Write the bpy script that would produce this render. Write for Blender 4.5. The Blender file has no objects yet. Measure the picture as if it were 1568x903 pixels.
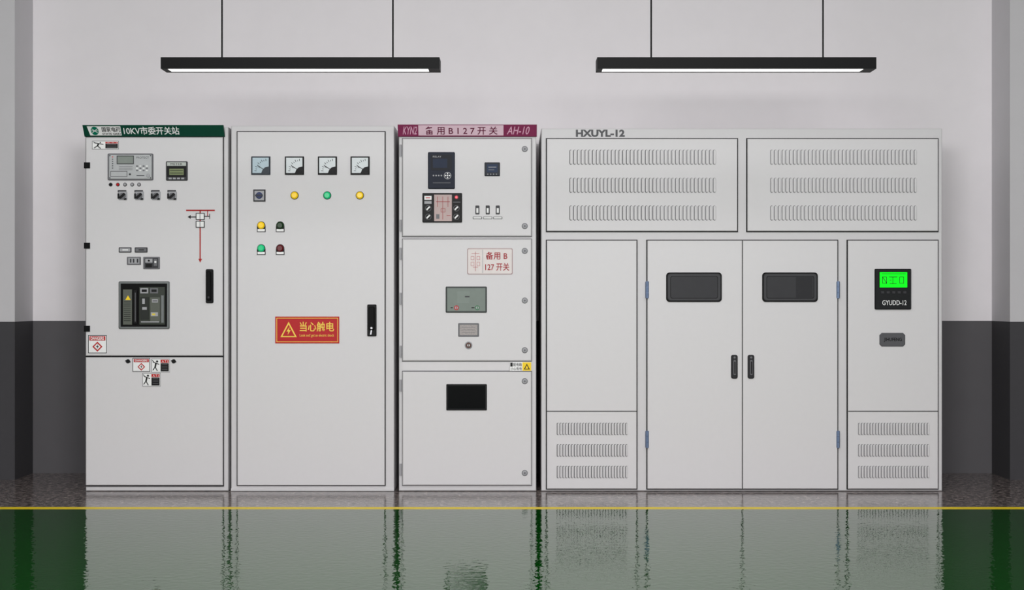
import bpy, math, random
from mathutils import Vector, Matrix
random.seed(4)
sc = bpy.context.scene
try:
    sc.view_settings.view_transform = 'Standard'
    sc.view_settings.look = 'None'
except Exception as e:
    print(e)

# ---------------------------------------------------------------- scale
S = 254.55            # drawing units (elevation drawing) per metre on the cabinet fronts
CX, CZ = 784.0, 451.5
EYE = 1.183
DIST = 8.7
def X(u): return (u - CX) / S
def Z(v): return EYE + (CZ - v) / S

# ---------------------------------------------------------------- materials
def lin(c):
    c = c / 255.0
    return c / 12.92 if c <= 0.04045 else ((c + 0.055) / 1.055) ** 2.4
MATS = {}
def mat(name, rgb, rough=0.5, metal=0.0, emit=0.0, var=0.03, bump=0.0, scale=30.0, spec=0.3, coat=0.0):
    if name in MATS: return MATS[name]
    m = bpy.data.materials.new(name); m.use_nodes = True
    nt = m.node_tree; b = nt.nodes['Principled BSDF']
    col = tuple(lin(c) for c in rgb)
    tc = nt.nodes.new('ShaderNodeTexCoord')
    nz = nt.nodes.new('ShaderNodeTexNoise'); nz.inputs['Scale'].default_value = scale
    nz.inputs['Detail'].default_value = 3
    nt.links.new(tc.outputs['Object'], nz.inputs['Vector'])
    rp = nt.nodes.new('ShaderNodeValToRGB')
    rp.color_ramp.elements[0].position = 0.3; rp.color_ramp.elements[1].position = 0.7
    rp.color_ramp.elements[0].color = tuple(c * (1 - var) for c in col) + (1,)
    rp.color_ramp.elements[1].color = tuple(min(1, c * (1 + var)) for c in col) + (1,)
    nt.links.new(nz.outputs['Fac'], rp.inputs['Fac'])
    nt.links.new(rp.outputs['Color'], b.inputs['Base Color'])
    b.inputs['Roughness'].default_value = rough
    b.inputs['Metallic'].default_value = metal
    b.inputs['Specular IOR Level'].default_value = spec
    b.inputs['Coat Weight'].default_value = coat
    if emit > 0:
        b.inputs['Emission Color'].default_value = col + (1,)
        b.inputs['Emission Strength'].default_value = emit
    if bump > 0:
        bp = nt.nodes.new('ShaderNodeBump'); bp.inputs['Strength'].default_value = bump
        bp.inputs['Distance'].default_value = 0.001
        nt.links.new(nz.outputs['Fac'], bp.inputs['Height'])
        nt.links.new(bp.outputs['Normal'], b.inputs['Normal'])
    m.diffuse_color = col + (1,)
    MATS[name] = m
    return m

PAINT = mat('cabinet_paint', (214, 212, 214), 0.5, var=0.006)
PAINT2 = mat('cabinet_paint_frame', (209, 207, 209), 0.5, var=0.006)
GAP = mat('gap_shade', (14, 14, 16), 0.7)  # dark sheets and strips painting the shade in door and panel gaps
SEAM = mat('seam_gray', (80, 79, 83), 0.7)
BLACK = mat('black_plastic', (9, 9, 11), 0.5, spec=.2)
BLKM = mat('black_matte', (5, 5, 6), 0.6, spec=.15)
DGRAY = mat('dark_gray_plastic', (50, 50, 54), 0.5)
MGRAY = mat('mid_gray', (108, 108, 112), 0.5)
LGRAY = mat('light_gray', (165, 165, 169), 0.5)
STEEL = mat('steel', (170, 170, 174), 0.3, metal=0.8)
WHITE = mat('white_label', (238, 238, 238), 0.5)
RED = mat('red_label', (185, 16, 20), 0.5)
YELLOW = mat('yellow_ink', (250, 212, 30), 0.5)
INK = mat('black_ink', (14, 14, 16), 0.6)
BLUE = mat('hinge_blue', (110, 128, 158), 0.4, metal=0.3)

# ---------------------------------------------------------------- mesh builder
class MB:
    def __init__(s, name, parent, origin=(0, 0, 0)):
        s.name = name; s.parent = parent; s.v = []; s.f = []; s.mi = []; s.m = []
        s.o = Vector(parent.location) if parent else Vector(origin)
        s.tilt = None
    def _m(s, m):
        if m not in s.m: s.m.append(m)
        return s.m.index(m)
    def add(s, vs, fs, m):
        n = len(s.v); k = s._m(m)
        for p in vs:
            p = Vector(p)
            if s.tilt: p = s.tilt(p)
            s.v.append(p - s.o)
        for f in fs:
            s.f.append([n + i for i in f]); s.mi.append(k)
    # prism from an outline in elevation-drawing units; ob/of = metres in front of door plane
    def prism(s, pts, ob, of, m, ch=0.0):
        n = len(pts)
        us = [p[0] for p in pts]; vs_ = [p[1] for p in pts]
        cu, cv = (min(us) + max(us)) / 2, (min(vs_) + max(vs_)) / 2
        hw, hh = max((max(us) - min(us)) / 2, 1e-4), max((max(vs_) - min(vs_)) / 2, 1e-4)
        V = [(X(u), -ob, Z(v)) for u, v in pts]
        F = [list(range(n))[::-1]]
        if ch > 0:
            d = min(ch / S, (of - ob) * 0.7)
            V += [(X(u), -(of - d), Z(v)) for u, v in pts]
            ku, kv = max(0.05, (hw - ch) / hw), max(0.05, (hh - ch) / hh)
            V += [(X(cu + (u - cu) * ku), -of, Z(cv + (v - cv) * kv)) for u, v in pts]
            L = 3
        else:
            V += [(X(u), -of, Z(v)) for u, v in pts]; L = 2
        for l in range(L - 1):
            for i in range(n):
                j = (i + 1) % n
                F.append([l * n + i, l * n + j, (l + 1) * n + j, (l + 1) * n + i])
        F.append([(L - 1) * n + i for i in range(n)])
        s.add(V, F, m)
    def box(s, x0, y0, x1, y1, ob, of, m, ch=0.0):
        s.prism([(x0, y0), (x1, y0), (x1, y1), (x0, y1)], ob, of, m, ch)
    def rr(s, x0, y0, x1, y1, r, ob, of, m, ch=0.0, seg=4):
        P = []
        for cx, cy, a0 in ((x1 - r, y0 + r, -90), (x1 - r, y1 - r, 0), (x0 + r, y1 - r, 90), (x0 + r, y0 + r, 180)):
            for i in range(seg + 1):
                a = math.radians(a0 + 90 * i / seg)
                P.append((cx + r * math.cos(a), cy + r * math.sin(a)))
        s.prism(P, ob, of, m, ch)
    def cyl(s, cx, cy, r, ob, of, m, ch=0.0, n=24):
        s.prism([(cx + r * math.cos(2 * math.pi * i / n), cy + r * math.sin(2 * math.pi * i / n)) for i in range(n)], ob, of, m, ch)
    def frame(s, x0, y0, x1, y1, w, ob, of, m, ch=0.0):
        s.box(x0, y0, x1, y0 + w, ob, of, m, ch); s.box(x0, y1 - w, x1, y1, ob, of, m, ch)
        s.box(x0, y0 + w, x0 + w, y1 - w, ob, of, m, ch); s.box(x1 - w, y0 + w, x1, y1 - w, ob, of, m, ch)
    def line(s, x0, y0, x1, y1, w, ob, of, m):
        dx, dy = x1 - x0, y1 - y0; L = math.hypot(dx, dy)
        nx, ny = -dy / L * w / 2, dx / L * w / 2
        s.prism([(x0 + nx, y0 + ny), (x1 + nx, y1 + ny), (x1 - nx, y1 - ny), (x0 - nx, y0 - ny)], ob, of, m)
    def vcyl(s, cu, y0, y1, r, out, m, n=12):   # vertical hinge barrel
        V = []; F = []
        for v in (y0, y1):
            for i in range(n):
                a = 2 * math.pi * i / n
                V.append((X(cu) + r * math.cos(a), -out + r * math.sin(a), Z(v)))
        for i in range(n):
            j = (i + 1) % n; F.append([i, j, n + j, n + i])
        F.append(list(range(n))); F.append([n + i for i in range(n)])
        s.add(V, F, m)
    def text(s, body, x0, y0, x1, y1, out, m, bold=0.0, shear=0.0):
        cu = bpy.data.curves.new('t', 'FONT'); cu.body = body; cu.size = 1; cu.resolution_u = 3
        cu.offset = bold; cu.shear = shear
        ob = bpy.data.objects.new('t', cu); sc.collection.objects.link(ob)
        dg = bpy.context.evaluated_depsgraph_get(); dg.update()
        ev = ob.evaluated_get(dg); me = ev.to_mesh()
        vs = [tuple(v.co) for v in me.vertices]; fs = [list(p.vertices) for p in me.polygons]
        ev.to_mesh_clear(); bpy.data.objects.remove(ob); bpy.data.curves.remove(cu)
        if not vs: print('EMPTY TEXT', body); return
        a, b = min(v[0] for v in vs), max(v[0] for v in vs)
        c, d = min(v[1] for v in vs), max(v[1] for v in vs)
        s.add([(X(x0 + (v[0] - a) / (b - a) * (x1 - x0)), -out, Z(y1 - (v[1] - c) / (d - c) * (y1 - y0))) for v in vs], fs, m)
    def wbox(s, x0, x1, y0, y1, z0, z1, m):     # metres
        V = [(x, y, z) for x in (x0, x1) for y in (y0, y1) for z in (z0, z1)]
        s.add(V, [[0, 1, 3, 2], [4, 6, 7, 5], [0, 4, 5, 1], [2, 3, 7, 6], [0, 2, 6, 4], [1, 5, 7, 3]], m)
    def done(s, bevel=0.0):
        me = bpy.data.meshes.new(s.name)
        me.from_pydata([tuple(p) for p in s.v], [], s.f)
        for m in s.m: me.materials.append(m)
        for p, k in zip(me.polygons, s.mi): p.material_index = k
        me.update()
        ob = bpy.data.objects.new(s.name, me); sc.collection.objects.link(ob)
        if s.parent: ob.parent = s.parent
        else: ob.location = s.o
        return ob
def empty(name, loc):
    e = bpy.data.objects.new(name, None); e.location = loc; e.empty_display_size = 0.2
    sc.collection.objects.link(e); return e

# ---------------------------------------------------------------- room
WALLY = 0.90
COLY = 0.55
WU = mat('wall_paint_upper', (232, 228, 231), 0.8, var=0.01, bump=0.1, scale=8, spec=.2)
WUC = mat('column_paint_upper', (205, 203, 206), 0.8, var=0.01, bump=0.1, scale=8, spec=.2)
WL = mat('wall_paint_lower', (92, 90, 93), 0.7, var=0.02, bump=0.1, scale=8, spec=.2)
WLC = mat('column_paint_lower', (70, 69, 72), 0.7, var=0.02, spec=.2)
CEILM = mat('ceiling_paint', (225, 224, 226), 0.8)
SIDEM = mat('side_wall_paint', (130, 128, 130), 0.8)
WH = 1.012
def wall(name, x0, x1, y0, y1, top=3.6, up=WU, lo=WL):
    b = MB(name, None, ((x0 + x1) / 2, (y0 + y1) / 2, 0))
    b.wbox(x0, x1, y0, y1, 0, WH, lo); b.wbox(x0, x1, y0, y1, WH, top, up)
    return b.done()
wall('wall_back', -6.0, 6.0, WALLY, WALLY + 0.15)
wall('wall_left', -6.15, -6.0, -12, WALLY + 0.15, up=SIDEM)
wall('wall_right', 6.0, 6.15, -12, WALLY + 0.15, up=SIDEM)
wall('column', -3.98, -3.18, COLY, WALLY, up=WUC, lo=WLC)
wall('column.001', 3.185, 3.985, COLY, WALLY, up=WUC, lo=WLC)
b = MB('ceiling', None, (0, -5, 3.6)); b.wbox(-6.15, 6.15, -12, WALLY + 0.15, 3.6, 3.7, CEILM); b.done()

# floor materials
def floor_mats():
    g = bpy.data.materials.new('green_epoxy'); g.use_nodes = True; nt = g.node_tree; p = nt.nodes['Principled BSDF']
    tc = nt.nodes.new('ShaderNodeTexCoord')
    p.inputs['Base Color'].default_value = (0.002, 0.058, 0.004, 1)
    p.inputs['Roughness'].default_value = 0.02; p.inputs['IOR'].default_value = 1.43
    n1 = nt.nodes.new('ShaderNodeTexNoise'); n1.inputs['Scale'].default_value = 28; n1.inputs['Detail'].default_value = 1.5
    nt.links.new(tc.outputs['Object'], n1.inputs['Vector'])
    bp = nt.nodes.new('ShaderNodeBump'); bp.inputs['Strength'].default_value = 0.6; bp.inputs['Distance'].default_value = 0.0016
    nt.links.new(n1.outputs['Fac'], bp.inputs['Height']); nt.links.new(bp.outputs['Normal'], p.inputs['Normal'])
    t = bpy.data.materials.new('gray_terrazzo'); t.use_nodes = True; nt = t.node_tree; p = nt.nodes['Principled BSDF']
    tc = nt.nodes.new('ShaderNodeTexCoord')
    n1 = nt.nodes.new('ShaderNodeTexNoise'); n1.inputs['Scale'].default_value = 34; n1.inputs['Detail'].default_value = 6
    n1.inputs['Roughness'].default_value = 0.8
    nt.links.new(tc.outputs['Object'], n1.inputs['Vector'])
    r = nt.nodes.new('ShaderNodeValToRGB'); r.color_ramp.elements[0].position = 0.44; r.color_ramp.elements[1].position = 0.58
    r.color_ramp.elements[0].color = (lin(42), lin(37), lin(38), 1); r.color_ramp.elements[1].color = (lin(158), lin(145), lin(141), 1)
    nt.links.new(n1.outputs['Fac'], r.inputs['Fac']); nt.links.new(r.outputs['Color'], p.inputs['Base Color'])
    p.inputs['Roughness'].default_value = 0.14
    bp = nt.nodes.new('ShaderNodeBump'); bp.inputs['Strength'].default_value = 0.25; bp.inputs['Distance'].default_value = 0.0012
    nt.links.new(n1.outputs['Fac'], bp.inputs['Height']); nt.links.new(bp.outputs['Normal'], p.inputs['Normal'])
    return g, t
G, T = floor_mats()
YL = mat('yellow_floor_paint', (235, 206, 12), 0.45)
b = MB('floor', None, (0, 0, 0))
for y0, y1, m in ((-12, -0.715, G), (-0.715, -0.628, YL), (-0.628, WALLY + 0.15, T)):
    b.wbox(-6.15, 6.15, y0, y1, -0.1, 0, m)
b.done()

# ---------------------------------------------------------------- sticker helpers
def danger_sign(b, x0, y0, x1, y1, o):
    w, h = x1 - x0, y1 - y0
    b.box(x0, y0, x1, y1, o, o + 0.001, WHITE)
    b.frame(x0, y0, x1, y1, 0.9, o + 0.001, o + 0.0016, INK)
    b.box(x0 + 2, y0 + 1.5, x1 - 2, y0 + h * .3, o + 0.001, o + 0.0018, RED)
    b.text('DANGERS', x0 + 4, y0 + 2.5, x1 - 4, y0 + h * .3 - 1, o + 0.0022, WHITE, 0.02)
    cx, cy, r = (x0 + x1) / 2, y0 + h * .64, h * .28
    b.prism([(cx, cy - r), (cx + r, cy), (cx, cy + r), (cx - r, cy)], o + .001, o + .0018, RED)
    r2 = r * .66
    b.prism([(cx, cy - r2), (cx + r2, cy), (cx, cy + r2), (cx - r2, cy)], o + .0018, o + .0022, WHITE)
    b.prism([(cx + r * .2, cy - r * .6), (cx - r * .28, cy + r * .08), (cx + r * .02, cy + r * .08), (cx - r * .15, cy + r * .6), (cx + r * .3, cy - r * .12), (cx + r * .02, cy - r * .12)], o + .0022, o + .0027, INK)
def figure_sign(b, x0, y0, x1, y1, o):
    w, h = x1 - x0, y1 - y0; mx = x0 + w * .5
    b.box(x0, y0, x1, y1, o, o + 0.001, WHITE)
    b.frame(x0, y0, x1, y1, 0.7, o + .001, o + .0014, MGRAY)
    f = lambda a, c: (x0 + a * w * .5, y0 + c * h)
    b.cyl(*f(.62, .2), h * .08, o + .001, o + .0018, INK, n=12)
    for p, q, t in (((.5, .3), (.4, .62), 2.4), ((.5, .33), (.85, .42), 1.2), ((.5, .33), (.15, .22), 1.2), ((.4, .6), (.65, .9), 1.3), ((.4, .6), (.15, .85), 1.3), ((.1, .1), (.3, .3), 1)):
        a, c = f(*p), f(*q); b.line(a[0], a[1], c[0], c[1], t, o + .001, o + .0018, INK)
    b.box(mx, y0 + 1.5, x1 - 1.5, y0 + h * .3, o + .001, o + .0018, RED)
    b.text('A T I', mx + 2, y0 + 2.5, x1 - 3, y0 + h * .26, o + .0022, WHITE)
    b.box(mx, y0 + h * .33, x1 - 1.5, y1 - 1.5, o + .001, o + .0018, INK)
    for k in range(3):
        yy = y0 + h * (.43 + .17 * k); b.line(mx + 2, yy, x1 - 3.5, yy, .5, o + .0018, o + .0022, MGRAY)

def cabinet_body(par, x0, y0, x1, y1, back=-0.85, m=PAINT2, front=-0.018):
    b = MB('body', par)
    b.box(x0, y0, x1, y1, back, front, m, 1.0)
    b.done()
def tilt_fn(v_bot, v_top, k):
    zb, zt = Z(v_bot), Z(v_top)
    def f(p):
        t = max(0, (p.z - zb) / (zt - zb)); return Vector((p.x, p.y - k * t, p.z))
    return f

# ================================================================ CABINET 1
c1 = empty('switchgear_cabinet', (X(239), 0.4, 0))
cabinet_body(c1, 130, 194, 348.5, 752)
b = MB('door', c1)
b.box(130.2, 209, 342.2, 745, -0.018, -0.010, GAP)
b.box(131, 210, 341, 544.5, -0.012, 0.0, PAINT, 1.2)
b.box(131, 547, 341, 743, -0.012, 0.0, PAINT, 1.2)
b.done()
b = MB('header_sign', c1); b.tilt = tilt_fn(209, 192, 0.045)
HG = mat('header_green', (4, 66, 50), 0.5)
b.box(129.5, 192.5, 344, 209, -0.016, 0.004, HG, .6)
b.prism([(136, 194.5), (187, 194.5), (187, 207.5), (139, 207.5)], 0.004, 0.005, WHITE)
LG = mat('logo_green', (0, 110, 85), 0.4)
b.cyl(147, 201, 6, 0.005, 0.0055, LG)
for a in (-35, 0, 35):
    r = math.radians(a); b.line(147 - 5.5 * math.cos(r), 201 + 5.5 * math.sin(r), 147 + 5.5 * math.cos(r), 201 - 5.5 * math.sin(r), .7, .0055, .006, WHITE)
b.text('国家电网', 158, 195.5, 186, 202.5, 0.006, INK, 0.015)
b.text('STATE GRID', 158, 203.8, 186, 206.8, 0.006, INK, 0.02)
b.text('10KV市委开关站', 191, 195, 276, 206.5, 0.0055, WHITE, 0.015)
b.done()
b = MB('hinges', c1)
for y in (253, 376, 503):
    b.box(129, y - 4.5, 138, y + 4.5, -0.018, 0.012, BLKM, 1)
b.done()
b = MB('handle', c1)
b.rr(315.5, 412, 327, 464, 2, 0, .012, BLACK, 1); b.rr(317, 415, 325, 460, 3, .012, .032, BLKM, 1.5)
b.cyl(321, 455, 1.5, .032, .034, DGRAY)
b.done()
b = MB('warning_stickers', c1)
figure_sign(b, 141, 215.5, 182, 228.5, 0)
danger_sign(b, 135, 513, 163.5, 540.5, 0)
danger_sign(b, 203, 548, 230, 569, 0)
figure_sign(b, 232, 549, 260, 570, 0)
figure_sign(b, 218, 571, 246, 591.5, 0)
for cx, d in ((196, 1), (266, -1)):
    b.cyl(cx, 553, 3.2, 0, .006, BLACK, .8, 16); b.line(cx - 4, 552, cx + 4, 554, 1.5, 0, .005, INK)
b.done()
# protection relay
b = MB('protection_relay', c1)
RG = mat('relay_gray', (182, 184, 186), 0.45); LCD = mat('lcd_gray', (132, 140, 134), 0.4)
b.rr(165.5, 235, 235, 276, 2, 0, .012, MGRAY, 1)
b.box(168, 237, 233, 274, .012, .015, RG, .5)
b.box(170, 262, 196, 271, .015, .016, MGRAY); b.box(171, 263, 195, 270, .016, .0165, RG)
b.frame(180, 238.5, 206, 251.5, 1, .015, .018, DGRAY); b.box(181, 239.5, 205, 250.5, .015, .016, LCD)
for k in range(6): b.cyl(173.5, 240.5 + 3.4 * k, .9, .015, .0165, mat('led_red', (200, 30, 30), .4) if k == 0 else DGRAY, n=8)
for i in range(4):
    for j in range(3): b.rr(209.5 + 5 * i, 253.5 + 3.4 * j, 212.5 + 5 * i, 255.5 + 3.4 * j, .5, .015, .018, WHITE if (i + j) % 2 else MGRAY)
b.text('PROTECT', 210, 240, 229, 243, .0155, DGRAY)
for k in range(3): b.line(183, 255 + 2.5 * k, 204, 255 + 2.5 * k, .6, .015, .0156, MGRAY)
b.cyl(228, 269, 3, .015, .019, LGRAY, .6, 16); b.cyl(200, 267, 1.6, .015, .017, DGRAY, n=10)
b.line(210, 269, 222, 269, 1, .015, .0156, DGRAY)
for cx, cy in ((169.5, 238.5), (231.5, 238.5), (169.5, 272.5), (231.5, 272.5)): b.cyl(cx, cy, 1, .015, .0165, DGRAY, n=8)
b.done()
b = MB('digital_meter', c1)
b.rr(254.5, 247, 287.5, 276.5, 1.5, 0, .010, DGRAY, 1)
b.box(256.5, 248.5, 285.5, 254, .010, .012, mat('meter_top', (185, 190, 185), .4))
b.box(256.5, 254, 285.5, 271, .010, .012, BLACK)
b.box(260, 258.5, 282, 268, .012, .0125, mat('lcd_green', (122, 134, 92), .45))
b.line(261, 261, 281, 261, .9, .0125, .013, INK); b.line(261, 265, 281, 265, .9, .0125, .013, INK)
b.text('METER', 262, 249.7, 280, 253, .0125, INK)
for k in range(4): b.box(259 + 6.4 * k, 272, 263.5 + 6.4 * k, 274.5, .010, .012, LGRAY)
b.done()
b = MB('indicator_lamps', c1)
for k, (x, m) in enumerate(((169.5, BLACK), (180.5, mat('lamp_red', (190, 20, 25), .3)), (191.5, LGRAY), (202.5, LGRAY), (213, LGRAY))):
    b.cyl(x, 282.5, 2.9, 0, .004, DGRAY, .5, 16); b.cyl(x, 282.5, 2.0, .004, .009, m, .8, 16)
b.done()
b = MB('rotary_switches', c1)
for k, x in enumerate((188, 213.5, 239, 264)):
    b.box(x - 7.5, 291, x + 5.5, 294.5, 0, .003, DGRAY)
    b.rr(x - 6.5, 293, x + 7, 306, 1.2, 0, .006, LGRAY, .8)
    b.cyl(x, 300, 5, .006, .010, MGRAY, .6); b.line(x - 4, 303.5, x + 4, 296.5, 3.2, .010, .022, BLACK)
    b.box(x - 7.5, 296, x - 5, 304, 0, .008, BLACK)
    b.box(x + 2, 303, x + 6, 306, .006, .007, INK)
b.done()
b = MB('mimic_diagram', c1)
MR = mat('mimic_red', (165, 18, 18), .5)
b.line(285, 322, 329, 322, 2.4, 0, .0015, MR)
b.line(306.5, 322, 306.5, 400, 1.9, 0, .0015, MR)
b.prism([(303.8, 396), (309.5, 396), (306.6, 402)], 0, .0016, MR)
for y in (326, 338):
    b.box(300, y, 313.5, y + 10.5, .0015, .005, INK); b.box(301.2, y + 1.2, 312.3, y + 9.3, .005, .006, WHITE)
    b.line(306.5, y + 1.5, 306.5, y + 9, 1, .006, .0065, MGRAY)
b.line(289, 332, 300, 332, 1.4, 0, .0015, INK); b.prism([(287.5, 332), (292, 329), (292, 335)], 0, .0016, INK)
b.line(313.5, 331, 321, 331, 1.2, 0, .0015, INK); b.line(318, 322, 318, 331, 1.2, 0, .0015, MR)
b.line(321, 327, 321, 335, 1, 0, .0015, INK)
b.done()
b = MB('label_windows', c1)
for x0, x1 in ((182, 201.5), (206.5, 226)):
    b.rr(x0, 378.5, x1, 386.5, 1, 0, .005, DGRAY, .5); b.box(x0 + 1.5, 380, x1 - 1.5, 385, .005, .006, LGRAY if x0 < 200 else MGRAY)
    b.line(x0 + 6, 382.5, x1 - 5, 382.5, 1.6, .006, .0065, WHITE if x0 < 200 else INK)
b.rr(194.5, 393, 216, 405.5, 1, 0, .006, MGRAY, .8); b.box(197, 395, 213.5, 403.5, .006, .007, LGRAY)
for x in (199.5, 204, 210): b.box(x, 396, x + 2.2, 402, .007, .009, DGRAY)
b.rr(219.5, 393, 245, 412, 1, 0, .006, MGRAY, .8); b.box(222, 395, 242.5, 410, .006, .007, DGRAY)
b.box(223, 396, 234, 402, .007, .008, LGRAY); b.box(236, 396.5, 241, 407, .007, .008, MGRAY)
b.cyl(238.5, 401, 1.7, .008, .010, WHITE, n=10); b.box(224, 404, 233, 409, .007, .008, BLACK)
b.cyl(228.5, 399, 1.6, .008, .010, BLACK, n=10)
b.done()
b = MB('breaker_window', c1)
FR = mat('breaker_frame', (116, 120, 120), .4, metal=.4); OL = mat('olive_dark', (32, 36, 32), .5); GG = mat('breaker_gray', (92, 96, 88), .5)
b.rr(182, 430.5, 260, 503.5, 2, 0, .010, FR, 1.2)
b.box(185.5, 434, 256.5, 500, .010, .011, BLKM)
b.box(189, 443, 203, 497, .011, .014, GG, .5)
for k in range(10): b.line(190.5, 462 + 3.2 * k, 201, 462 + 3.2 * k, 1, .014, .0146, OL)
b.prism([(197, 452), (201, 459), (193, 459)], .014, .0148, YELLOW)
b.box(205, 443, 212, 496, .011, .020, BLACK, .8); b.line(208.5, 448, 208.5, 492, 1, .020, .021, MGRAY)
b.box(214, 439, 253.5, 497, .011, .016, mat('breaker_face', (54, 59, 52), .5), .6)
b.box(216, 441, 228, 449, .016, .018, LGRAY); b.box(218, 443, 226, 447, .018, .0185, BLACK)
b.box(231, 441, 243, 449, .016, .018, MGRAY); b.box(233, 443, 241, 447, .018, .0185, INK)
b.box(216, 455, 229, 489, .016, .018, OL, .4); b.box(231, 455, 246, 492, .016, .018, GG, .4)
b.box(219, 457, 223, 465, .018, .020, LGRAY); b.box(234, 458, 243, 463, .018, .020, LGRAY)
b.line(235, 460.5, 242, 460.5, 1.2, .020, .0205, INK)
b.box(232, 478, 243, 484, .018, .019, LGRAY); b.box(234, 479.5, 239, 482.5, .019, .0195, mat('tiny_yellow', (220, 200, 80), .5))
b.box(219, 470, 226, 474, .018, .019, LGRAY); b.box(247.5, 452, 252, 494, .016, .018, FR, .4)
b.line(217, 492.5, 245, 492.5, 1.6, .018, .0185, LGRAY)
b.done()

# ================================================================ CABINET 2
c2 = empty('control_cabinet', (X(478), 0.4, 0))
cabinet_body(c2, 353, 192, 603, 752, m=PAINT2)
b = MB('door', c2)
b.box(362, 200.4, 590.2, 744.2, -0.018, -0.010, GAP)
b.box(363.3, 201.6, 588.9, 743, -0.012, -0.003, PAINT, .8)
b.box(353, 748, 603, 752, -0.018, -0.012, PAINT2)
b.done()
b = MB('analog_meters', c2)
DF = mat('dial_face', (214, 220, 223), .45); BF = mat('bezel_navy', (24, 38, 50), .4)
DB = mat('dial_blue', (178, 197, 207), .45)
for k, x in enumerate((399.5, 451, 501.5, 551.5)):
    fr = BF if k == 0 else BLACK
    b.box(x - 14.5, 239.5, x + 14.5, 267.5, -.003, .010, fr, 1)
    b.box(x - 12.4, 241.6, x + 12.4, 265, .010, .011, DB if k == 0 else DF)
    px, py = x + 9.5, 262
    for i in range(9):
        a = math.radians(95 + 10.5 * i)
        r0, r1 = 15.5, 19 if i % 2 == 0 else 17.5
        b.line(px + r0 * math.cos(a), py - r0 * math.sin(a), px + r1 * math.cos(a), py - r1 * math.sin(a), .8, .011, .0115, INK)
    a = math.radians(150); b.line(px, py, px + 16 * math.cos(a), py - 16 * math.sin(a), .9, .011, .012, INK)
    b.prism([(x + 12.4, 255), (x + 12.4, 265), (x + 1, 265), (x + 3, 260), (x + 6.5, 256.5)], .011, .0125, fr)
    b.text('A' if k else 'V', x - 3.5, 254, x - .5, 257.5, .012, INK)
b.done()
def lamp(b, x, y, m, label=False, back=-.003):
    if label:
        b.box(x - 6.5, y + 1, x + 6.5, y + 10, back, back + .004, BLACK); b.box(x - 5.5, y + 5.5, x + 5.5, y + 9.2, back + .004, back + .005, WHITE)
    b.cyl(x, y, 6.3, back, back + .006, DGRAY, .8); b.cyl(x, y, 5.4, back + .006, back + .018, m, 1.8)
PY = mat('lamp_yellow', (245, 202, 20), .3, emit=.15); PG = mat('lamp_green', (22, 192, 124), .3, emit=.15)
PDG = mat('lamp_dark_green', (18, 52, 20), .3); PDR = mat('lamp_dark_red', (95, 12, 20), .3)
b = MB('pilot_lamps', c2)
lamp(b, 451, 299, PY); lamp(b, 501, 299, PG); lamp(b, 551, 299, PY)
lamp(b, 400, 345, PY, True); lamp(b, 429, 345, PDG, True); lamp(b, 400, 380, PG, True); lamp(b, 429, 380, PDR, True)
b.done()
b = MB('selector_switch', c2)
b.box(388, 290, 406.5, 308.5, -.003, .006, DGRAY, .8); b.box(390, 292, 404.5, 306.5, .006, .007, LGRAY)
NV = mat('navy', (25, 45, 95), .4)
b.cyl(397.2, 299.2, 5, .007, .014, NV, 1); b.line(391.5, 299.2, 403, 299.2, 2.6, .014, .020, mat('navy_dark', (14, 24, 48), .4))
b.done()
b = MB('warning_sign', c2)
SR = mat('sign_red', (182, 16, 24), .5)
SY = mat('sign_yellow', (245, 212, 85), .5)
b.box(421.5, 484.5, 519.5, 525.5, -.003, .001, SR)
b.frame(423.5, 486.5, 517.5, 523.5, .8, .001, .0016, SY)
b.prism([(442, 492.5), (454.5, 516), (429.5, 516)], .001, .002, SY)
b.prism([(442, 496.5), (451.3, 514.2), (432.7, 514.2)], .002, .0025, SR)
b.prism([(443.5, 500), (438.8, 507.3), (441.6, 507.3), (440.6, 512.5), (445.2, 505.3), (442.4, 505.3)], .0025, .003, SY)
b.text('当心触电', 459, 492.5, 511.5, 507.5, .002, SY, .01)
b.text('Look out! get an electric shock', 459, 511, 511.5, 516.5, .002, SY)
b.done()
b = MB('handle', c2)
b.rr(562.5, 466, 576.5, 514.5, 1.5, -.003, .010, BLACK, 1); b.rr(565, 469, 574, 505, 2.5, .010, .028, BLKM, 1)
b.line(569.5, 503, 568, 512, 2.0, .010, .016, STEEL); b.cyl(569.5, 502, 2, .028, .031, STEEL, .5, 16)
b.done()

# ================================================================ CABINET 3
c3 = empty('switchgear_cabinet.001', (X(715), 0.4, 0))
cabinet_body(c3, 610.5, 193, 821, 752)
b = MB('door', c3)
for y0, y1 in ((212, 361.5), (366, 552.5), (569, 743)):
    b.box(615.4, y0 - .9, 814.6, y1 + .9, -.018, -.010, SEAM)
    b.box(616.2, y0, 813.8, y1, -.012, 0, PAINT, 1.4)
b.box(616, 554, 780, 567, -.018, -.014, PAINT)
b.done()
b = MB('header_sign', c3); b.tilt = tilt_fn(209, 191, .035)
MG = mat('header_magenta', (128, 44, 82), .5); PK = mat('header_pink', (222, 192, 206), .5); PK2 = mat('pink_text', (218, 165, 190), .5)
b.box(609.5, 191.5, 822, 209, -.016, .004, MG, .6)
b.box(641, 192.5, 771, 207.5, .004, .005, PK)
b.text('备 用 B 1 2 7 开 关', 651, 194.5, 762, 206.5, .0056, mat('plum', (100, 30, 60), .5), .012)
b.text('KYN2', 617, 194.5, 639, 206, .005, PK2, .01, .3)
b.text('AH-10', 776, 194.5, 811, 206, .005, PK2, .01, .3)
b.done()
b = MB('hinges', c3)
for y in (230, 345, 388, 457, 538, 590, 719):
    b.vcyl(613.4, y - 9, y + 9, .0055, -.006, LGRAY)
b.done()
b = MB('door_bolts', c3)
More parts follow.
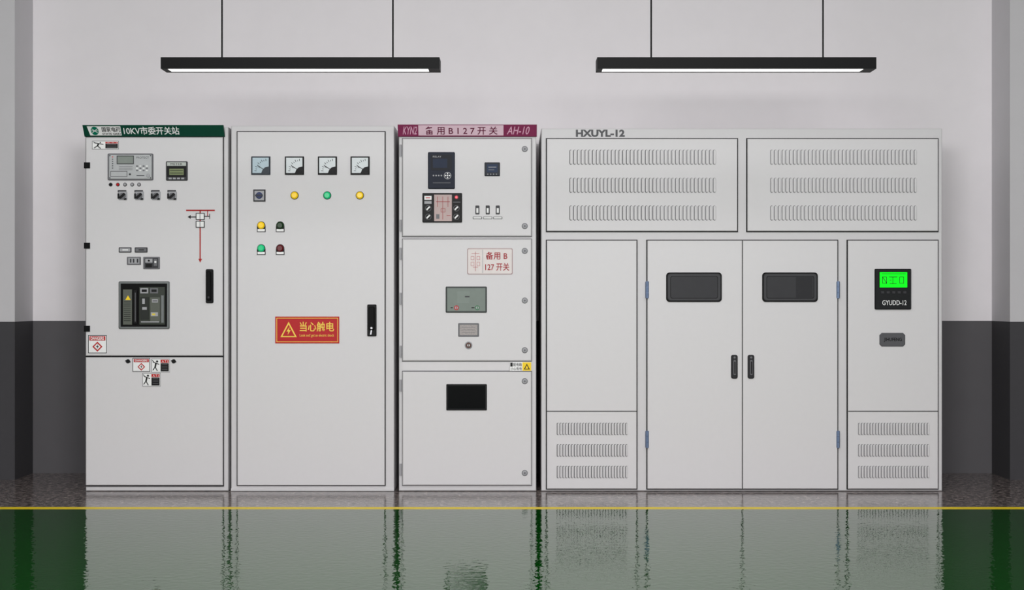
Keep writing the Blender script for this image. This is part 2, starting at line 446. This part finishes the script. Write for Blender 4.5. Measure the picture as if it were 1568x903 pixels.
for y in (228, 346, 384, 460, 536, 583.5, 724):
    b.cyl(803.5, y, 4.6, 0, .003, MGRAY, .6); b.cyl(803.5, y, 3.6, .003, .006, LGRAY, .8); b.cyl(803.5, y, 1.6, .006, .009, MGRAY, n=6)
b.done()
b = MB('protection_relay', c3)
NB = mat('relay_navy', (30, 36, 50), .55, spec=.2)
b.rr(655.5, 233, 696.5, 289, 1.5, 0, .014, NB, 1)
b.box(660, 237, 692, 261, .014, .0155, mat('relay_dark', (16, 20, 30), .5, spec=.2)); b.box(663, 243, 685, 257, .0155, .016, mat('relay_lcd', (22, 36, 60), .5, spec=.2))
b.text('RELAY', 663, 238.8, 676, 241.4, .016, LGRAY)
b.cyl(685.5, 269, 5.6, .014, .015, LGRAY); b.cyl(685.5, 269, 4.6, .015, .016, NB)
for dx, dy in ((0, -3), (0, 3), (-3, 0), (3, 0), (0, 0)): b.cyl(685.5 + dx, 269 + dy, 1.1, .016, .018, WHITE, n=8)
for k in range(4): b.cyl(664 + 4 * k, 269, 1.2, .014, .016, LGRAY, n=8)
b.line(663, 280, 690, 280, .8, .014, .0145, MGRAY)
b.done()
b = MB('digital_meter', c3)
b.rr(742, 248.5, 765.5, 269.5, 1, 0, .010, mat('meter_body', (40, 44, 52), .5, spec=.2), 1)
b.box(745.5, 251.5, 762, 264, .010, .011, mat('meter_lcd', (34, 50, 78), .5, spec=.2)); b.line(748, 256, 760, 256, 1, .011, .0115, LGRAY); b.line(748, 260, 757, 260, 1, .011, .0115, MGRAY)
for k in range(4): b.cyl(747 + 4.4 * k, 266.8, .9, .010, .012, LGRAY, n=8)
b.done()
b = MB('status_display', c3)
CRM = mat('mimic_cream', (188, 166, 164), .5)
MRL = mat('mimic_line_red', (165, 80, 80), .5)
b.rr(647, 295.5, 707.5, 340.5, 1.2, 0, .012, BLACK, 1)
b.box(665, 298, 692, 338.5, .012, .0125, CRM)
for k in range(3): b.line(670 + 8 * k, 301, 670 + 8 * k, 317, .8, .0125, .013, MRL)
b.line(668, 309, 689, 309, .9, .0125, .013, MRL); b.line(678, 317, 678, 336, .9, .0125, .013, MRL)
b.frame(675, 319, 682, 325, .8, .0125, .013, MRL); b.box(668, 328, 673, 335, .0125, .013, MGRAY); b.line(684, 330, 690, 330, 1, .0125, .013, MRL)
b.box(650, 300, 661, 306, .012, .0125, WHITE); b.box(650, 308, 661, 312, .012, .0125, LGRAY); b.line(652, 303, 659, 303, 1.2, .0125, .013, RED)
for x, y in ((656, 319), (699, 319), (656, 332), (699, 332)):
    b.cyl(x, y, 4.6, .012, .014, MGRAY); b.cyl(x, y, 4, .014, .015, BLACK); b.line(x - 2.4, y + 2.4, x + 2.4, y - 2.4, 2.2, .015, .024, WHITE)
b.cyl(699, 302, 3, .012, .0125, mat('led_base', (120, 20, 40), .4)); b.cyl(699, 302, 1.6, .0125, .017, mat('led_glow', (255, 60, 70), .3, emit=3), .6, 12)
b.line(694, 309.5, 705, 309.5, 1, .012, .0125, MGRAY)
b.done()
b = MB('toggle_switches', c3)
for x in (731, 746.8, 762.2):
    b.rr(x - 3, 314.5, x + 3, 328, .8, 0, .006, DGRAY, .6); b.box(x - 1.6, 318.5, x + 1.6, 326, .006, .012, WHITE, .4)
    b.rr(x - 7, 331.5, x + 7, 335.3, 1, 0, .002, DGRAY); b.rr(x - 6.2, 332.2, x + 6.2, 334.6, .8, .002, .003, WHITE)
b.done()
b = MB('name_plates', c3)
PKL = mat('plate_pale', (222, 214, 212), .5); TR = mat('text_red', (160, 22, 34), .5); TR2 = mat('text_red_soft', (185, 110, 112), .5)
b.rr(715.5, 380, 785, 420, 2, 0, .003, mat('plate_rim', (165, 140, 140), .4)); b.rr(716.8, 381.2, 783.7, 418.8, 1.6, .003, .0036, PKL)
b.box(738.6, 382, 739.6, 418, .0036, .004, LGRAY)
b.line(728, 385, 728, 415, .8, .0036, .004, TR2); b.line(722, 388, 734, 388, .8, .0036, .004, TR2); b.line(724, 409, 732, 409, .8, .0036, .004, TR2)
for x0, y0 in ((721, 392), (730, 392), (721, 401), (730, 401)): b.frame(x0, y0, x0 + 5, y0 + 6, .6, .0036, .004, TR2)
b.text('备用 B', 744, 385.5, 777, 397.5, .0042, TR, .015); b.text('127 开关', 743, 402.5, 780, 414.5, .0042, TR, .015)
b.box(780.5, 554, 814, 568, -.018, .001, WHITE, .3); b.box(800, 554.5, 813.4, 567.5, .001, .0015, YELLOW)
b.text('配电箱', 786, 555.5, 799, 560.5, .0016, INK, .01); b.text('小心有电', 782, 562, 799, 566.5, .0016, INK, .01)
b.box(781.5, 555, 785, 561, .001, .0018, INK)
b.prism([(806.7, 556.5), (811.5, 565.5), (801.9, 565.5)], .0015, .002, INK); b.prism([(806.7, 559), (809.4, 564.5), (804, 564.5)], .002, .0024, YELLOW)
b.rr(701.5, 494.5, 733.5, 515.5, 1.5, 0, .004, MGRAY, .8)
b.rr(704, 497, 731, 513, 1, .004, .0045, mat('etched_plate', (152, 146, 144), .5, metal=.2, var=.25, scale=300))
for k in range(3): b.line(707, 501 + 4 * k, 728, 501 + 4 * k, .6, .0045, .005, MGRAY)
b.done()
b = MB('inspection_windows', c3)
b.rr(682.5, 438.5, 745.5, 478.5, 1.5, 0, .010, mat('win_frame', (62, 68, 66), .45), 1.2)
b.box(685, 441, 743, 476, .010, .0105, mat('win_green_gray', (116, 127, 120), .45)); b.box(700, 446, 719, 464, .0105, .0108, mat('win_green_gray2', (122, 133, 126), .45))
b.box(712, 453, 719, 455, .0108, .0112, DGRAY)
for x, m in ((699, RED), (731, mat('ink_green', (20, 110, 60), .4))):
    b.cyl(x, 471, 3.6, .0105, .0115, m); b.cyl(x, 471, 2.3, .0115, .012, LGRAY); b.box(x - .6, 469, x + .6, 473, .012, .0125, m); b.box(x - 9, 470.3, x - 5.5, 471.7, .0105, .011, INK)
b.line(724, 471, 727, 471, 1, .0105, .011, INK)
b.rr(683.5, 588, 745.5, 628, 1, 0, .010, BLACK, 1.2); b.box(686, 590.5, 743, 625.5, .010, .0105, mat('black_glass', (6, 6, 8), .15, spec=.3))
b.done()
b = MB('lock', c3)
b.cyl(717.5, 528.5, 6, 0, .004, LGRAY, .8); b.cyl(717.5, 528.5, 4.4, .004, .010, mat('lock_brown', (85, 62, 56), .4, metal=.3), .8); b.cyl(717.5, 528.5, 1.8, .010, .0105, WHITE, n=12); b.line(717.5, 526.5, 717.5, 530.5, 1, .0105, .011, BLACK)
b.done()

# ================================================================ CABINET 4
c4 = empty('transformer_cabinet', (X(1136), 0.4, 0))
cabinet_body(c4, 829, 196, 1444, 752)
b = MB('panels', c4)
def panel(x0, y0, x1, y1, g=1.5):
    b.box(x0 - g, y0 - g, x1 + g, y1 + g, -.018, -.010, GAP)
    b.box(x0, y0, x1, y1, -.012, 0, PAINT, .8)
panel(837.5, 212.5, 1129, 353.5); panel(1144.7, 212.5, 1436.5, 353.5)
panel(837.5, 368.2, 974.8, 748.2); panel(1298.7, 368.2, 1436.5, 748.2)
for x0, x1 in ((837.5, 974.8), (1298.7, 1436.5)):
    b.box(x0, 628.9, x1, 630.2, 0, .0006, GAP)
b.done()
b = MB('doors', c4)
b.box(990, 366.7, 1284.2, 749.8, -.018, -.010, GAP)
b.box(991.5, 368.2, 1136.3, 748.2, -.012, 0, PAINT, .8); b.box(1137.6, 368.2, 1282.6, 748.2, -.012, 0, PAINT, .8)
b.done()
b = MB('vent_louvers', c4)
LV = mat('louver_edge_shade', (108, 108, 112), .6); LV2 = mat('louver_edge_shade_dark', (66, 66, 70), .6)
def louvers(x0, x1, rows, h, n, w):
    for y in rows:
        for i in range(n):
            x = x0 + (x1 - x0 - w) * i / (n - 1)
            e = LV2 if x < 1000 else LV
            b.rr(x, y - h / 2, x + w, y + h / 2, w * .45, 0, .001, e, seg=2)  # dark outline paints the shadow along each louver edge
            b.rr(x + .9, y - h / 2 + .6, x + w + .05, y + h / 2 - .6, w * .36, .001, .007, PAINT, .5, seg=2)
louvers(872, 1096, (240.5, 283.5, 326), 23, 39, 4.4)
louvers(1179.5, 1403.5, (240.5, 283.5, 326), 23, 39, 4.4)
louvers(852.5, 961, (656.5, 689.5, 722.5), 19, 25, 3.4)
louvers(1314, 1422.5, (656.5, 689.5, 722.5), 19, 25, 3.4)
b.done()
b = MB('hinges', c4)
for x in (991, 1283.3):
    for y in (443.5, 672.5):
        b.box(x - 2.6, y - 12, x + 2.6, y + 12, -.018, .003, BLUE, .5)
        b.vcyl(x, y - 13, y - 4.8, .009, .003, BLUE); b.vcyl(x, y - 4, y + 4, .009, .003, BLUE); b.vcyl(x, y + 4.8, y + 13, .009, .003, BLUE)
b.done()
b = MB('viewing_windows', c4)
WF = mat('window_frame', (66, 66, 69), .55, spec=.2)
SMG = mat('smoked_glass', (58, 58, 61), .5, spec=.15); SMD = mat('smoked_glass_dark', (46, 46, 49), .5, spec=.15)
for x0 in (1020, 1167):
    b.rr(x0, 417, x0 + 85, 462, 5, 0, .012, BLACK, 1.2); b.rr(x0 + 1.6, 418.6, x0 + 83.4, 460.4, 4.5, .008, .014, WF, 1)
    b.rr(x0 + 6, 422.5, x0 + 79, 457, 3, .014, .0145, BLACK); b.rr(x0 + 7, 423.5, x0 + 78, 456, 2.5, .0145, .0148, SMG)
b.box(1218, 424, 1243.5, 455.5, .0148, .0151, SMD)  # darker tone on one part of the right window
b.done()
b = MB('door_handles', c4)
for x in (1124.3, 1149.7):
    b.rr(x - 5, 543, x + 5, 579.5, 3, 0, .012, mat('handle_dark', (40, 40, 43), .5, spec=.2), 1.2); b.rr(x - 2, 551, x + 2, 574, 1.5, .012, .024, MGRAY, .8); b.rr(x - 1, 553, x + 1, 572, .8, .024, .0245, BLACK)
    b.cyl(x, 547, 1.6, .012, .015, MGRAY, n=12)
b.done()
b = MB('controller', c4)
b.rr(1339, 411.5, 1394.5, 473.5, 1.5, 0, .016, mat('controller_black', (22, 24, 26), .5, spec=.2), 1.2)
b.box(1344.5, 415, 1389.5, 441, .016, .0165, BLACK); b.box(1346, 416.5, 1388, 440, .0165, .017, mat('screen_green', (10, 228, 28), .5, emit=.7, spec=.1))
SGD = mat('screen_ink', (8, 80, 18), .4)
for x0 in (1350, 1376): b.frame(x0, 423.5, x0 + 7, 434, .9, .017, .0175, SGD)
b.line(1350, 423.5, 1357, 434, 1, .017, .0175, SGD)
b.line(1360, 424, 1373, 424, 1.1, .017, .0175, SGD); b.line(1366, 424, 1366, 434, 1, .017, .0175, SGD); b.line(1361, 434, 1372, 434, 1.1, .017, .0175, SGD); b.line(1361, 429, 1364, 429, 1, .017, .0175, SGD)
b.line(1349, 419, 1386, 419, .8, .017, .0175, SGD)
for k in range(5): b.rr(1348 + 8.5 * k, 445.5, 1353 + 8.5 * k, 449.5, .8, .016, .018, DGRAY, .4)
b.text('GYUDD-12', 1350, 459.5, 1387, 467, .0166, WHITE, .005)
b.done()
b = MB('name_plate', c4)
b.prism([(1350, 509.5), (1382.5, 509.5), (1386, 513), (1386, 527), (1382.5, 530.5), (1350, 530.5), (1346.5, 527), (1346.5, 513)], 0, .006, mat('plate_gray', (84, 84, 88), .5), 1)
b.text('JIHUFENG', 1353, 516.8, 1380.5, 523.6, .0064, BLKM, .02)
b.text('HXUYL-12', 882, 197.8, 957, 209, -.0165, mat('letter_gray', (72, 72, 76), .5), .045)
b.done()

# ================================================================ pendant lights
LY = -1.2; k = (DIST + LY) / (S * DIST)    # metres per drawing unit in the lamp plane
LM = mat('lamp_black', (4, 4, 5), .5, spec=.12)
TUBE = mat('lamp_diffuser', (255, 252, 248), .4, emit=4)
def pendant(name, u0, u1, c0, c1_):
    x0, x1 = (u0 - CX) * k, (u1 - CX) * k
    zb, zt = EYE + (CZ - 105) * k, EYE + (CZ - 87.3) * k
    e = empty(name, ((x0 + x1) / 2, LY + .065, zb))
    b = MB('housing', e); y0, y1 = LY, LY + .135
    t = .012
    b.wbox(x0, x1, y0, y0 + t, zb, zt, LM); b.wbox(x0, x1, y1 - t, y1, zb, zt, LM)
    b.wbox(x0, x0 + .03, y0 + t, y1 - t, zb, zt, LM); b.wbox(x1 - .06, x1, y0 + t, y1 - t, zb, zt, LM)
    b.wbox(x0 + .03, x1 - .06, y0 + t, y1 - t, zb + .02, zt, LM)
    b.done()
    b = MB('diffuser', e); b.wbox(x0 + .03, x1 - .06, y0 + t, y1 - t, zb + .004, zb + .02, TUBE); b.done()
    b = MB('suspension_cables', e)
    for c in (c0, c1_):
        cx = (c - CX) * k; cy = (y0 + y1) / 2
        for r, za, zc in ((.0044, zt, 3.6), (.010, zt, zt + .010), (.03, 3.575, 3.6)):
            n = 12; V = [(cx + r * math.cos(2 * math.pi * i / n), cy + r * math.sin(2 * math.pi * i / n), z) for z in (za, zc) for i in range(n)]
            b.add(V, [[i, (i + 1) % n, n + (i + 1) % n, n + i] for i in range(n)] + [list(range(n)), list(range(n, 2 * n))], LM)
    b.done()
pendant('pendant_light', 246, 673, 336, 600)
pendant('pendant_light.001', 914.5, 1342, 999, 1264.5)

# ================================================================ lights
def area(name, loc, target, sx, sy, power, col=(1, 1, 1)):
    l = bpy.data.lights.new(name, 'AREA'); l.shape = 'RECTANGLE'; l.size = sx; l.size_y = sy; l.energy = power; l.color = col
    o = bpy.data.objects.new(name, l); o.location = loc
    o.rotation_euler = (Vector(target) - Vector(loc)).to_track_quat('-Z', 'Y').to_euler()
    sc.collection.objects.link(o)
area('softbox_light', (-1.5, -9.5, 2.5), (-1.5, 0.3, 1.7), 1.8, 1.2, 240, (1, .99, .992))
area('softbox_light.001', (1.5, -9.5, 2.5), (1.5, 0.3, 1.7), 1.8, 1.2, 240, (1, .99, .992))
area('ceiling_panel_light', (0, -3.2, 3.5), (0, -2.2, 0), 7.5, 1.0, 80, (1, .99, .99))
w = bpy.data.worlds.new('world'); sc.world = w; w.use_nodes = True
w.node_tree.nodes['Background'].inputs['Color'].default_value = (.96, .96, 1, 1)
w.node_tree.nodes['Background'].inputs['Strength'].default_value = 0.22

cam = bpy.data.cameras.new('camera'); co = bpy.data.objects.new('camera', cam); sc.collection.objects.link(co)
co.location = (0, -DIST, EYE); co.rotation_euler = (math.pi / 2, 0, 0)
cam.sensor_width = 36; cam.lens = 36 * S * DIST / 1568.0; cam.clip_end = 100
sc.camera = co
